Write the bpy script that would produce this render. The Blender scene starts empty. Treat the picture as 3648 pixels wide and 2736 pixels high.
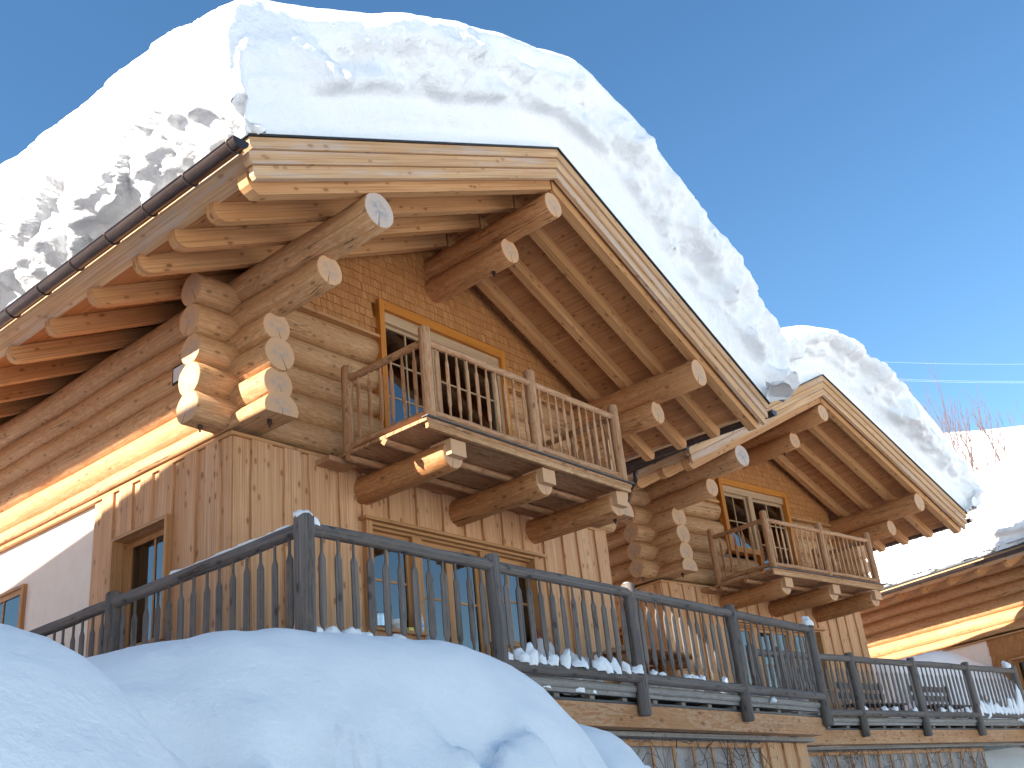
import bpy, math, random
import numpy as np
from mathutils import Vector, Matrix, noise
S = bpy.context.scene
R_ = math.radians

# ------------------------------------------------------------------ camera, sky, sun
cam_d = bpy.data.cameras.new("camera"); cam = bpy.data.objects.new("camera", cam_d)
S.collection.objects.link(cam); S.camera = cam
CR = Vector((0.64417656, -0.75860342, -0.09776199)); CU = Vector((-0.25549264, -0.33388282, 0.90732892)); CF = Vector((0.72094387, 0.55950256, 0.40889708))
CP = Vector((-6.594, -9.059, -4.636))
m = Matrix((CR, CU, -CF)).transposed().to_4x4(); m.translation = CP
cam.matrix_world = m
cam_d.sensor_width = 36; cam_d.lens = 3794.8 / 3648 * 36
cam_d.clip_start = 0.05; cam_d.clip_end = 2000

SUN = Vector((-1.0, 0.30, 0.50)).normalized()
el = math.asin(SUN.z); az = math.atan2(SUN.x, SUN.y)
w = bpy.data.worlds.new("World"); S.world = w; w.use_nodes = True
nt = w.node_tree; bg = nt.nodes['Background']
sky = nt.nodes.new('ShaderNodeTexSky'); sky.sky_type = 'NISHITA'; sky.sun_disc = False
sky.sun_elevation = el; sky.sun_rotation = az; sky.altitude = 2800; sky.air_density = 1.5; sky.dust_density = 0.0; sky.ozone_density = 1.2
hs = nt.nodes.new('ShaderNodeHueSaturation'); hs.inputs['Saturation'].default_value = 1.25
nt.links.new(sky.outputs[0], hs.inputs['Color']); nt.links.new(hs.outputs[0], bg.inputs[0]); bg.inputs[1].default_value = 0.073
sl = bpy.data.lights.new("sun", 'SUN'); sl.energy = 5.0; sl.angle = R_(0.5); sl.color = (1.0, 0.945, 0.86)
so = bpy.data.objects.new("sun", sl); S.collection.objects.link(so)
so.rotation_euler = SUN.to_track_quat('Z', 'Y').to_euler()
S.view_settings.view_transform = 'Standard'; S.view_settings.look = 'None'
S.view_settings.exposure = 1.68; S.view_settings.gamma = 1.0
S.render.engine = 'CYCLES'
S.cycles.max_bounces = 12; S.cycles.diffuse_bounces = 9
random.seed(7)

# ------------------------------------------------------------------ materials
class NB:
    def __init__(s, name):
        s.m = bpy.data.materials.new(name); s.m.use_nodes = True; s.t = s.m.node_tree
        s.b = s.t.nodes['Principled BSDF']
    def n(s, typ, **k):
        o = s.t.nodes.new(typ)
        for a, b in k.items(): setattr(o, a, b)
        return o
    def l(s, a, b): s.t.links.new(a, b)
    def math(s, op, a, b=None, c=None, clamp=False):
        o = s.n('ShaderNodeMath', operation=op); o.use_clamp = clamp
        for i, v in enumerate((a, b, c)):
            if v is None: continue
            if isinstance(v, (int, float)): o.inputs[i].default_value = v
            else: s.l(v, o.inputs[i])
        return o.outputs[0]
    def mix(s, f, a, b, blend='MIX'):
        o = s.n('ShaderNodeMix', data_type='RGBA', blend_type=blend)
        for i, v in ((0, f), (6, a), (7, b)):
            if isinstance(v, (int, float)): o.inputs[i].default_value = v
            elif isinstance(v, tuple): o.inputs[i].default_value = (*v, 1)
            else: s.l(v, o.inputs[i])
        return o.outputs[2]
    def uv(s, su, sv, off=0.0):
        t = s.n('ShaderNodeUVMap'); mp = s.n('ShaderNodeMapping')
        mp.inputs['Scale'].default_value = (su, sv, 1); mp.inputs['Location'].default_value = (off, off * .7, 0)
        s.l(t.outputs[0], mp.inputs[0]); return mp.outputs[0]
    def noise(s, vec, scale=1, det=3, rough=.55, dist=0.0):
        o = s.n('ShaderNodeTexNoise'); o.inputs['Scale'].default_value = scale; o.inputs['Detail'].default_value = det
        o.inputs['Roughness'].default_value = rough; o.inputs['Distortion'].default_value = dist
        if vec is not None: s.l(vec, o.inputs['Vector'])
        return o.outputs[0]
    def ramp(s, f, a, b):
        o = s.n('ShaderNodeMapRange'); o.inputs[1].default_value = a; o.inputs[2].default_value = b; s.l(f, o.inputs[0]); return o.outputs[0]
    def bump(s, h, st=.3, d=.01):
        o = s.n('ShaderNodeBump'); o.inputs['Strength'].default_value = st; o.inputs['Distance'].default_value = d
        s.l(h, o.inputs['Height']); s.l(o.outputs[0], s.b.inputs['Normal'])
    def col(s, c):
        if isinstance(c, tuple): s.b.inputs['Base Color'].default_value = (*c, 1)
        else: s.l(c, s.b.inputs['Base Color'])
    def setp(s, **k):
        for a, b in k.items(): s.b.inputs[a.replace('_', ' ')].default_value = b

def wood(name, light, dark, mottle=None, mott=0.0, knot=0.6, rough=.62, grain=.5, kn=(.05, .03, .015), bumpst=.35, patch=None, patchamt=0, stretch=1.0, warm=True, tone=.45, crack=0):
    if warm:
        light = (light[0] * .92, light[1] * .875, light[2] * .86); dark = (dark[0] * .78, dark[1] * .70, dark[2] * .66)
        mottle = mottle and (mottle[0] * .85, mottle[1] * .8, mottle[2] * .75)
    b = NB(name)
    g = b.noise(b.uv(1.0 * stretch, 34), 1, 4, .6, .6)
    g2 = b.noise(b.uv(.6, 5.0, 3.1), 1, 3, .5, 1.0)
    f = b.math('ADD', b.math('MULTIPLY', b.ramp(g, .3, .7), grain), b.math('MULTIPLY', b.ramp(g2, .3, .7), 1 - grain))
    c = b.mix(f, light, dark)
    pb = b.noise(b.uv(.13, .17, 4.4), 1, 1)     # each board or log has its own tone
    c = b.mix(b.ramp(pb, .35, .65), c, tuple(x * y for x, y in zip(dark, (.92, .84, .78)) ), 'MIX') if False else b.mix(b.math('MULTIPLY', b.ramp(pb, .38, .62), tone), c, dark)
    fi = b.noise(b.uv(.5 * stretch, 70, 8.8), 1, 2, .5, .4)
    c = b.mix(b.math('MULTIPLY', b.ramp(fi, .50, .62), .55), c, tuple(x * .62 for x in dark))
    if crack:
        cn = b.noise(b.uv(.22, 5.5, 6.6), 1, 3, .5); cw = b.math('ABSOLUTE', b.math('SUBTRACT', cn, .5)); gt = b.ramp(b.noise(b.uv(.5, 1.3, 3.3), 1, 1), .5, .58)
        c = b.mix(b.math('MULTIPLY', b.math('MULTIPLY', b.ramp(cw, .009, .003), gt), crack), c, (.04, .02, .01))
    if mottle:
        mo = b.noise(b.uv(7 * stretch, 30, 5.7), 1, 4, .62, .8)
        big = b.noise(b.uv(.9, 2.2, 2.7), 1, 2)
        mm = b.math('MULTIPLY', b.ramp(mo, .45, .54), b.ramp(big, .28, .52))
        c = b.mix(b.math('MULTIPLY', mm, mott, clamp=True), c, mottle)
    if patch:
        pn = b.noise(b.uv(.5, 7, 9.3), 1, 4, .6)
        c = b.mix(b.math('MULTIPLY', b.ramp(pn, .5, .62), patchamt), c, patch)
    if knot:
        v = b.n('ShaderNodeTexVoronoi', feature='F1'); v.inputs['Randomness'].default_value = 1
        v.inputs['Scale'].default_value = 1; b.l(b.uv(4.6, 9.5, 1.3), v.inputs['Vector'])
        kk = b.ramp(v.outputs['Distance'], .22, .13)
        gate = b.math('GREATER_THAN', b.n('ShaderNodeSeparateColor').outputs[0], .33)
        sc = [n for n in b.t.nodes if n.type == 'SEPARATE_COLOR'][-1]; b.l(v.outputs['Color'], sc.inputs[0])
        c = b.mix(b.math('MULTIPLY', b.math('MULTIPLY', kk, gate), knot, clamp=True), c, kn)
        halo = b.math('MULTIPLY', b.math('MULTIPLY', b.ramp(v.outputs['Distance'], .42, .12), gate), knot * .5, clamp=True)
        c = b.mix(halo, c, dark)
    b.col(c); b.setp(Roughness=rough); b.b.inputs['Specular IOR Level'].default_value = .25
    b.bump(f, bumpst, .004)
    return b.m

def endgrain(name, pale, ring, grey, greyamt):
    b = NB(name)
    t = b.n('ShaderNodeUVMap'); sx = b.n('ShaderNodeSeparateXYZ'); b.l(t.outputs[0], sx.inputs[0])
    x, y = sx.outputs[0], sx.outputs[1]
    nz = b.noise(t.outputs[0], 9, 3)
    ln = b.n('ShaderNodeVectorMath', operation='LENGTH'); b.l(t.outputs[0], ln.inputs[0]); r = ln.outputs['Value']
    rr = b.math('ADD', r, b.math('MULTIPLY', nz, .02))
    rings = b.math('MULTIPLY', b.math('ADD', b.math('SINE', b.math('MULTIPLY', rr, 480)), 1), .5)
    c = b.mix(b.math('MULTIPLY', rings, .45), pale, ring)
    gn = b.noise(t.outputs[0], 14, 4, .6)
    gm = b.math('MULTIPLY', b.ramp(gn, .4, .6), b.ramp(r, .17, .07))
    c = b.mix(b.math('MULTIPLY', gm, greyamt, clamp=True), c, grey)
    wob = b.math('MULTIPLY', b.math('SUBTRACT', b.noise(t.outputs[0], 30, 2), .5), .02)
    dx = b.math('ABSOLUTE', b.math('ADD', x, wob))
    wid = b.math('MULTIPLY', r, .03)
    cr = b.math('LESS_THAN', dx, b.math('ADD', wid, .0006)); dn = b.math('LESS_THAN', y, -.01)
    c = b.mix(b.math('MULTIPLY', b.math('MULTIPLY', cr, dn), .85), c, (.05, .03, .02))
    b.col(c); b.setp(Roughness=.8); b.b.inputs['Specular IOR Level'].default_value = .15
    b.bump(rings, .2, .002)
    return b.m

M = {}
M['log'] = wood('peeled_log', (.78, .50, .27), (.61, .36, .17), (.50, .26, .11), .8, .9, crack=.9)
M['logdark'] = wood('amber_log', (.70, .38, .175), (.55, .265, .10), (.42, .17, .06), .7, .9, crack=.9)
M['plank'] = wood('fresh_spruce', (.72, .43, .20), (.56, .29, .115), None, 0, .85, .6, .45, (.17, .075, .03))
M['board'] = wood('board_spruce', (.84, .535, .30), (.66, .36, .17), None, 0, .95, .65, .5, (.13, .05, .02))
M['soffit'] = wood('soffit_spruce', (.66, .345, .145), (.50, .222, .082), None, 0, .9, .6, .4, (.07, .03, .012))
M['rafter'] = wood('rafter_spruce', (.76, .45, .21), (.58, .29, .11), None, 0, .95, .6, .5, (.10, .04, .015))
M['verge'] = wood('verge_board', (.78, .53, .30), (.62, .37, .175), None, 0, .7, .65, .5, (.22, .11, .05), patch=(.50, .49, .50), patchamt=.35)
M['shingle'] = wood('shingle', (.64, .32, .115), (.45, .195, .062), None, 0, 0, .7, .6)
M['orange'] = wood('orange_frame', (.68, .28, .05), (.56, .205, .03), None, 0, .4, .45, .6, (.2, .07, .02))
M['frame'] = wood('window_frame', (.68, .38, .165), (.54, .28, .11), None, 0, .3, .5, .6)
M['palesash'] = wood('pale_sash', (.60, .43, .26), (.50, .34, .19), None, 0, .2, .5, .6)
M['balc'] = wood('balcony_wood', (.60, .33, .165), (.42, .20, .085), (.64, .42, .25), .5, .7, .7, .5, crack=.6)
M['balclight'] = wood('balcony_edge', (.74, .48, .26), (.52, .28, .12), (.36, .17, .06), .6, .5, .7)
M['grey'] = wood('weathered_grey', (.25, .22, .20), (.08, .068, .062), (.21, .155, .115), .45, .7, .8, .55, (.018, .016, .016), .8, warm=False, tone=.4, crack=.8)
M['greylight'] = wood('deck_edge', (.40, .37, .33), (.27, .245, .22), (.16, .14, .12), .4, .4, .8, warm=False)
M['beam'] = wood('terrace_beam', (.62, .33, .14), (.46, .21, .075), (.66, .46, .30), .5, .8, .65)
M['end'] = endgrain('log_end', (.62, .375, .21), (.42, .22, .11), (.36, .29, .25), .75)
M['endgrey'] = endgrain('weathered_log_end', (.56, .44, .36), (.40, .29, .22), (.30, .28, .29), .9)
M['vine'] = wood('vine_bark', (.17, .105, .07), (.10, .06, .04), knot=0)
M['twig'] = wood('twig_bark', (.20, .125, .10), (.15, .09, .075), knot=0, warm=False)

def plain(name, c, rough=.5, metal=0.0, nz=0.0, nscale=8, c2=None):
    b = NB(name)
    if c2:
        co = b.n('ShaderNodeTexCoord'); b.col(b.mix(b.ramp(b.noise(co.outputs['Object'], nscale, 4), .35, .65), c, c2))
        if nz: b.bump(b.noise(co.outputs['Object'], nscale * 6, 4), nz, .01)
    else: b.col(c)
    b.setp(Roughness=rough, Metallic=metal); return b.m
M['plaster'] = plain('plaster', (.86, .72, .60), .9, 0, .25, 5, (.82, .68, .56))
M['metal'] = plain('brown_gutter', (.085, .060, .055), .28, .75, 0, 3, (.11, .08, .07))
M['roofing'] = plain('roofing_sheet', (.02, .024, .03), .5, .2)
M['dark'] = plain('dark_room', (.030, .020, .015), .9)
M['gap'] = plain('shadow_gap', (.10, .055, .03), .9)
M['steel'] = plain('steel', (.6, .6, .62), .25, 1)
M['ceramic'] = plain('white_ceramic', (.85, .84, .82), .25)
M['vinegar'] = plain('bottle_plastic', (.62, .50, .40), .2)
M['lblue'] = plain('blue_label', (.12, .25, .60), .5, 0, 0, 40, (.85, .86, .9))
M['lred'] = plain('red_plastic', (.22, .03, .02), .35)
M['lorange'] = plain('orange_label', (.85, .35, .10), .5, 0, 0, 40, (.9, .85, .8))
M['yellow'] = plain('yellow_sponge', (.8, .75, .15), .7)
M['signw'] = plain('sign_white', (.7, .7, .7), .5)
M['signb'] = plain('sign_black', (.02, .02, .02), .4)
M['cable'] = plain('cable', (.40, .46, .56), .4)
M['stone'] = plain('grey_base', (.33, .30, .28), .9, 0, .3, 6, (.45, .41, .38))

def snow_mat(name, rough_amt):
    b = NB(name); co = b.n('ShaderNodeTexCoord')
    b.col((.89, .885, .875)); b.setp(Roughness=.65); b.b.inputs['Specular IOR Level'].default_value = .2
    n1 = b.noise(co.outputs['Object'], 7, 6, .62); n2 = b.noise(co.outputs['Object'], 55, 4, .7)
    h = b.math('ADD', b.math('MULTIPLY', n1, .06 * rough_amt), b.math('MULTIPLY', n2, .009 * rough_amt ** .7))
    b.bump(h, .8, 1.0); return b.m
M['snow'] = snow_mat('roof_snow', 1.0)
M['snowsoft'] = snow_mat('soft_snow', .32)

def glass_mat():
    b = NB('window_glass'); t = b.t
    tr = b.n('ShaderNodeBsdfTransparent'); tr.inputs[0].default_value = (.52, .58, .62, 1)
    gl = b.n('ShaderNodeBsdfGlossy'); gl.inputs['Roughness'].default_value = .01
    fr = b.n('ShaderNodeFresnel'); fr.inputs[0].default_value = 2.5
    mx = b.n('ShaderNodeMixShader'); b.l(fr.outputs[0], mx.inputs[0]); b.l(tr.outputs[0], mx.inputs[1]); b.l(gl.outputs[0], mx.inputs[2])
    b.l(mx.outputs[0], t.nodes['Material Output'].inputs[0]); return b.m
M['glass'] = glass_mat()
def curtain_mat():
    b = NB('checked_curtain'); ck = b.n('ShaderNodeTexChecker'); ck.inputs['Scale'].default_value = 1
    b.l(b.uv(22, 22), ck.inputs[0]); ck.inputs[1].default_value = (.62, .60, .52, 1); ck.inputs[2].default_value = (.18, .20, .17, 1)
    b.l(ck.outputs[0], b.b.inputs['Base Color']); b.setp(Roughness=.9); return b.m
M['curtain'] = curtain_mat()

# ------------------------------------------------------------------ mesh builder
class MB:
    def __init__(s): s.v = []; s.f = []; s.u = []; s.mi = []; s.sm = []
    def quad(s, pts, uvs, mi=0, sm=False):
        b = len(s.v); s.v += [tuple(p) for p in pts]; s.f.append(tuple(range(b, b + len(pts)))); s.u.append(list(uvs)); s.mi.append(mi); s.sm.append(sm)
    def box(s, x0, x1, y0, y1, z0, z1, grain=None, mi=0, mat=None, jit=0):
        d = (x1 - x0, y1 - y0, z1 - z0)
        if grain is None: grain = max(range(3), key=lambda i: abs(d[i]))
        o = (random.random() * 40, random.random() * 40)
        c = [Vector((x, y, z)) for x in (x0, x1) for y in (y0, y1) for z in (z0, z1)]
        P = [mat @ p if mat else p for p in c]
        for idx in ((0, 1, 3, 2), (4, 6, 7, 5), (0, 4, 5, 1), (2, 3, 7, 6), (0, 2, 6, 4), (1, 5, 7, 3)):
            uv = []
            for i in idx:
                p = c[i]; a = [k for k in range(3) if k != grain]
                uv.append((p[grain] + o[0], p[a[0]] + p[a[1]] + o[1]))
            s.quad([P[i] for i in idx], uv, mi)
    def prism(s, poly, axis, a0, a1, mi=0, mie=None, graindir=None):
        # poly: list of 2D points in the plane perpendicular to axis (order x,y,z without axis); extruded a0..a1
        def P(q, a):
            l = list(q); l.insert(axis, a); return tuple(l)
        n = len(poly); o = (random.random() * 40, random.random() * 40)
        g = graindir
        per = 0
        for i in range(n):
            p, q = poly[i], poly[(i + 1) % n]; L = math.hypot(q[0] - p[0], q[1] - p[1])
            if g is None: uv = [(a0 + o[0], per + o[1]), (a1 + o[0], per + o[1]), (a1 + o[0], per + L + o[1]), (a0 + o[0], per + L + o[1])]
            else: uv = [(per + o[0], a0 + o[1]), (per + o[0], a1 + o[1]), (per + L + o[0], a1 + o[1]), (per + L + o[0], a0 + o[1])]
            s.quad([P(p, a0), P(p, a1), P(q, a1), P(q, a0)], uv, mi); per += L
        me = mi if mie is None else mie
        def cu(p):
            if g is None: return (p[0] + o[0], p[1] + o[1])
            return (p[0] * g[0] + p[1] * g[1] + o[0], -p[0] * g[1] + p[1] * g[0] + o[1])
        s.quad([P(p, a0) for p in poly], [cu(p) for p in poly], me)
        s.quad([P(p, a1) for p in reversed(poly)], [cu(p) for p in reversed(poly)], me)
    def tube(s, pts, rad, segs=14, mi=0, mie=None, wob=0.0, zs=1.0, flatbot=None, cham=0.0, caps=True, seed=None):
        # a log or pipe through pts (Vectors) with radius rad (number or list)
        pts = [Vector(p) for p in pts]; n = len(pts)
        rad = [rad] * n if isinstance(rad, (int, float)) else list(rad)
        mie = mi if mie is None else mie
        if cham and n >= 2:
            L = (pts[-1] - pts[0]).normalized()
            pts = [pts[0], pts[0] + L * cham] + pts[1:-1] + [pts[-1] - L * cham, pts[-1]]
            rad = [rad[0] - cham * .8, rad[0]] + rad[1:-1] + [rad[-1], rad[-1] - cham * .8]; n = len(pts)
        o = (random.random() * 40, random.random() * 40); sd = random.random() * 100 if seed is None else seed
        rings = []; ac = 0; acc = []
        up0 = Vector((0, 0, 1))
        for i, p in enumerate(pts):
            t = (pts[min(i + 1, n - 1)] - pts[max(i - 1, 0)]).normalized()
            up = up0 if abs(t.z) < .9 else Vector((0, 1, 0))
            a = t.cross(up).normalized(); b = a.cross(t).normalized()
            if i: ac += (p - pts[i - 1]).length
            acc.append(ac); ring = []
            for k in range(segs):
                th = 2 * math.pi * k / segs
                q = a * math.cos(th) + b * math.sin(th) * zs
                r = rad[i]
                if wob: r *= 1 + wob * noise.noise((q * 1.3 + Vector((sd, ac * 1.1, 0))))
                v = p + q * r
                if flatbot is not None and v.z < p.z + flatbot: v.z = p.z + flatbot
                ring.append(v)
            rings.append(ring)
        b0 = len(s.v)
        for r in rings: s.v += [tuple(v) for v in r]
        for i in range(n - 1):
            for k in range(segs):
                k2 = (k + 1) % segs
                s.f.append((b0 + i * segs + k, b0 + i * segs + k2, b0 + (i + 1) * segs + k2, b0 + (i + 1) * segs + k)[::-1])
                rm = rad[i] if rad[i] > 0 else .01; rm = max(rad)
                v0, v1 = k / segs * 2 * math.pi * rm + o[1], (k + 1) / segs * 2 * math.pi * rm + o[1]
                s.u.append([(acc[i] + o[0], v0), (acc[i] + o[0], v1), (acc[i + 1] + o[0], v1), (acc[i + 1] + o[0], v0)][::-1])
                s.mi.append(mi); s.sm.append(True)
        if caps:
            rot = random.uniform(-.5, .5)
            for e, ring in ((0, rings[0]), (1, rings[-1])):
                c = sum(ring, Vector()) / segs; uv = []
                for k in range(segs):
                    th = 2 * math.pi * k / segs + rot; d = (ring[k] - c).length
                    uv.append((math.cos(th) * d, math.sin(th) * d))
                s.quad(ring if e else ring[::-1], uv if e else uv[::-1], mie)
        return s
    def build(s, name, mats, parent=None, sharp=False):
        me = bpy.data.meshes.new(name); me.from_pydata(s.v, [], s.f)
        ul = me.uv_layers.new(name='UVMap'); fl = [c for u in s.u for p in u for c in p]
        ul.data.foreach_set('uv', fl)
        for mm in (mats if isinstance(mats, (list, tuple)) else [mats]): me.materials.append(M[mm])
        me.polygons.foreach_set('material_index', s.mi); me.polygons.foreach_set('use_smooth', s.sm)
        me.update(); me.validate()
        o = bpy.data.objects.new(name, me); S.collection.objects.link(o)
        if parent: o.parent = parent
        return o
def tag(o, label=None, cat=None, group=None, kind=None):
    if label: o['label'] = label
    if cat: o['category'] = cat
    if group: o['group'] = group
    if kind: o['kind'] = kind
    return o
def empty(name, loc=(0, 0, 0), rz=0):
    o = bpy.data.objects.new(name, None); S.collection.objects.link(o); o.location = loc; o.rotation_euler = (0, 0, rz); o.empty_display_size = .2
    return o
def lin(a, b, n): return [a + (b - a) * i / (n - 1) for i in range(n)]
def V(*a): return Vector(a)
def logpts(p0, p1, step=.5, bend=0.0):
    p0, p1 = Vector(p0), Vector(p1); n = max(2, int((p1 - p0).length / step) + 1)
    sd = random.random() * 90
    return [p0.lerp(p1, i / (n - 1)) + (V(noise.noise((sd, i * .7, 0)), noise.noise((sd, i * .7, 5)), noise.noise((sd, i * .7, 9))) * bend if 0 < i < n - 1 else V(0, 0, 0)) for i in range(n)]

# ------------------------------------------------------------------ house dimensions (metres, front-left wall corner at 0,0)
RX, XE, ZE, ZR, SL = 3.46, -1.64, 1.734, 4.173, .478
YV = -2.46; YB = 12.0; WID = 6.95
def ztop(x): return ZR - SL * abs(x - RX)
def mir(x): return 2 * RX - x

def board_wall(axis, c, a0, a1, z0, z1, opens, parent, out=-1, seed=1, name='board_wall'):
    """vertical live-edged boards in the plane axis=c ('x' plane or 'y' plane) between a0..a1, leaving openings (a0,a1,z0,z1)"""
    rnd = random.Random(seed); mb = MB(); edges = [a0]
    forced = sorted({e for o in opens for e in o[:2] if a0 < e < a1} | {a1})
    for e in forced:
        while e - edges[-1] > .3: edges.append(edges[-1] + rnd.uniform(.17, .26))
        if e - edges[-1] < .08 and edges[-1] not in forced and len(edges) > 1: edges[-1] = e
        else: edges.append(e)
    def P(a, d, z): return (a, c + out * d, z) if axis == 'y' else (c + out * d, a, z)
    for i in range(len(edges) - 1):
        e0, e1 = edges[i], edges[i + 1]; mid = (e0 + e1) / 2
        segs = [(z0, z1)]
        for o in opens:
            if o[0] < mid < o[1]:
                ns = []
                for (p, q) in segs:
                    if o[2] > p: ns.append((p, min(q, o[2])))
                    if o[3] < q: ns.append((max(p, o[3]), q))
                segs = [x for x in ns if x[1] - x[0] > .02]
        over = i % 2; dep = .034 if over else .0; grow = .022 if over else -.004
        sd = rnd.random() * 50; ou, ov = rnd.random() * 40, rnd.random() * 40
        for (p, q) in segs:
            n = max(2, int((q - p) / .12) + 1); L = []; Rr = []
            for k in range(n):
                z = p + (q - p) * k / (n - 1)
                wl = noise.noise((sd, z * 1.7, 0)) * .022 + noise.noise((sd, z * 6, 2)) * .006; wr = noise.noise((sd, z * 1.7, 7)) * .022 + noise.noise((sd, z * 6, 11)) * .006
                if not over: wl = wr = 0
                L.append((e0 - grow + wl, z)); Rr.append((e1 + grow + wr, z))
            for k in range(n - 1):
                (l0, za), (l1, zb) = L[k], L[k + 1]; r0, r1 = Rr[k][0], Rr[k + 1][0]
                th = dep + .02
                F = [P(l0, th, za), P(r0, th, za), P(r1, th, zb), P(l1, th, zb)]
                mb.quad(F, [(za + ou, l0 + ov), (za + ou, r0 + ov), (zb + ou, r1 + ov), (zb + ou, l1 + ov)])
                mb.quad([P(l0, -.01, za), P(l0, th, za), P(l1, th, zb), P(l1, -.01, zb)], [(za + ou, ov), (za + ou, ov + .05), (zb + ou, ov + .05), (zb + ou, ov)])
                mb.quad([P(r0, -.01, za), P(r0, th, za), P(r1, th, zb), P(r1, -.01, zb)], [(za + ou, ov), (za + ou, ov + .05), (zb + ou, ov + .05), (zb + ou, ov)])
            for (z, (l, r)) in ((p, (L[0][0], Rr[0][0])), (q, (L[-1][0], Rr[-1][0]))):
                mb.quad([P(l, -.01, z), P(r, -.01, z), P(r, th, z), P(l, th, z)], [(0 + ou, l + ov), (0 + ou, r + ov), (.05 + ou, r + ov), (.05 + ou, l + ov)])
        for (p, q) in segs:
            aa = (P(e0 - .01, -.01, p), P(e1 + .01, -.01, p), P(e1 + .01, -.01, q), P(e0 - .01, -.01, q))
            mb.quad(aa, [(p, e0), (p, e1), (q, e1), (q, e0)])
    return mb.build(name, 'board', parent)

def shingle_wall(axis, c, a0, a1, z0, top, opens, parent, out=-1, seed=3):
    """rows of split shingles; top(a) gives the upper limit"""
    rnd = random.Random(seed); mb = MB(); rh = .125; z = z0; row = 0
    def P(a, d, z): return (a, c + out * d, z) if axis == 'y' else (c + out * d, a, z)
    zmax = max(top(a0), top(a1), top((a0 + a1) / 2))
    while z < zmax:
        a = a0 - rnd.random() * .1
        while a < a1:
            wd = rnd.uniform(.06, .15); l, r = max(a, a0), min(a + wd, a1); a += wd; mid = (l + r) / 2
            zt = min(z + rh + .05, top(mid)); zb = z - rnd.random() * .012
            if r - l < .02 or zt - zb < .03: continue
            if any(o[0] < mid < o[1] and o[2] - .02 < z + rh * .6 < o[3] for o in opens): continue
            t0, t1 = .022 + rnd.random() * .008, .004
            ou, ov = rnd.random() * 40, rnd.random() * 40; g = .0025; l += g; r -= g
            sk = rnd.uniform(-.004, .004)
            mb.quad([P(l, t0, zb + sk), P(r, t0, zb - sk), P(r, t1, zt), P(l, t1, zt)], [(zb + ou, l + ov), (zb + ou, r + ov), (zt + ou, r + ov), (zt + ou, l + ov)])
            mb.quad([P(l, 0, zb), P(r, 0, zb), P(r, t0, zb - sk), P(l, t0, zb + sk)], [(ou, l + ov), (ou, r + ov), (ou + .02, r + ov), (ou + .02, l + ov)])
            for e in (l, r): mb.quad([P(e, 0, zb), P(e, t0, zb), P(e, t1, zt), P(e, 0, zt)], [(zb + ou, ov), (zb + ou, ov + .03), (zt + ou, ov + .03), (zt + ou, ov)])
        z += rh; row += 1
    return mb.build('shingle_wall', 'shingle', parent)

def glazing(win, axis, c, a0, a1, z0, z1, cols, rows, sash='frame', st=.07, out=-1, recess=.05, mun=.028):
    """one glazed sash with its muntins, pane a sub-part"""
    def bx(mb, p, q, d0, d1, za, zb, g=None):
        lo, hi = min(c + out * d0, c + out * d1), max(c + out * d0, c + out * d1)
        if axis == 'y': mb.box(p, q, lo, hi, za, zb)
        else: mb.box(lo, hi, p, q, za, zb)
    mb = MB(); d0, d1 = -recess - .05, -recess
    bx(mb, a0, a0 + st, d0, d1, z0, z1); bx(mb, a1 - st, a1, d0, d1, z0, z1)
    bx(mb, a0 + st, a1 - st, d0 + .002, d1 - .002, z0, z0 + st * 1.2); bx(mb, a0 + st, a1 - st, d0 + .002, d1 - .002, z1 - st, z1)
    for i in range(1, cols):
        a = a0 + st + (a1 - a0 - 2 * st) * i / cols; bx(mb, a - mun / 2, a + mun / 2, d0 + .01, d1 - .01, z0 + st * 1.2, z1 - st)
    for j in range(1, rows):
        z = z0 + st * 1.2 + (z1 - z0 - 2.2 * st) * j / rows; bx(mb, a0 + st, a1 - st, d0 + .014, d1 - .014, z - mun / 2, z + mun / 2)
    mb.build('sash', sash, win)
    g = MB(); bx(g, a0 + st * .5, a1 - st * .5, d0 + .022, d0 + .028, z0 + st * .5, z1 - st * .5); g.build('pane', 'glass', win)

def curtain(win, a0, a1, y, z0, z1, bot=None):
    mb = MB(); n = 26; pts = []
    for i in range(n + 1):
        a = a0 + (a1 - a0) * i / n; pts.append((a, y + .03 * math.sin(i * 1.5)))
    m_ = 8
    def X(i, z):  # gathered lower down
        t = (z1 - z) / (z1 - z0); k = 1 - .45 * math.sin(min(1, t * 1.3) * math.pi / 2)
        s = a0 if bot is None or bot > 0 else a1
        return s + (pts[i][0] - s) * k
    for i in range(n):
        for j in range(m_):
            za, zb = z0 + (z1 - z0) * j / m_, z0 + (z1 - z0) * (j + 1) / m_
            q = [(X(i, za), pts[i][1], za), (X(i + 1, za), pts[i + 1][1], za), (X(i + 1, zb), pts[i + 1][1], zb), (X(i, zb), pts[i][1], zb)]
            mb.quad(q, [(pts[i][0], za), (pts[i + 1][0], za), (pts[i + 1][0], zb), (pts[i][0], zb)], 0, True)
    mb.build('curtain', 'curtain', win)

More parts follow.
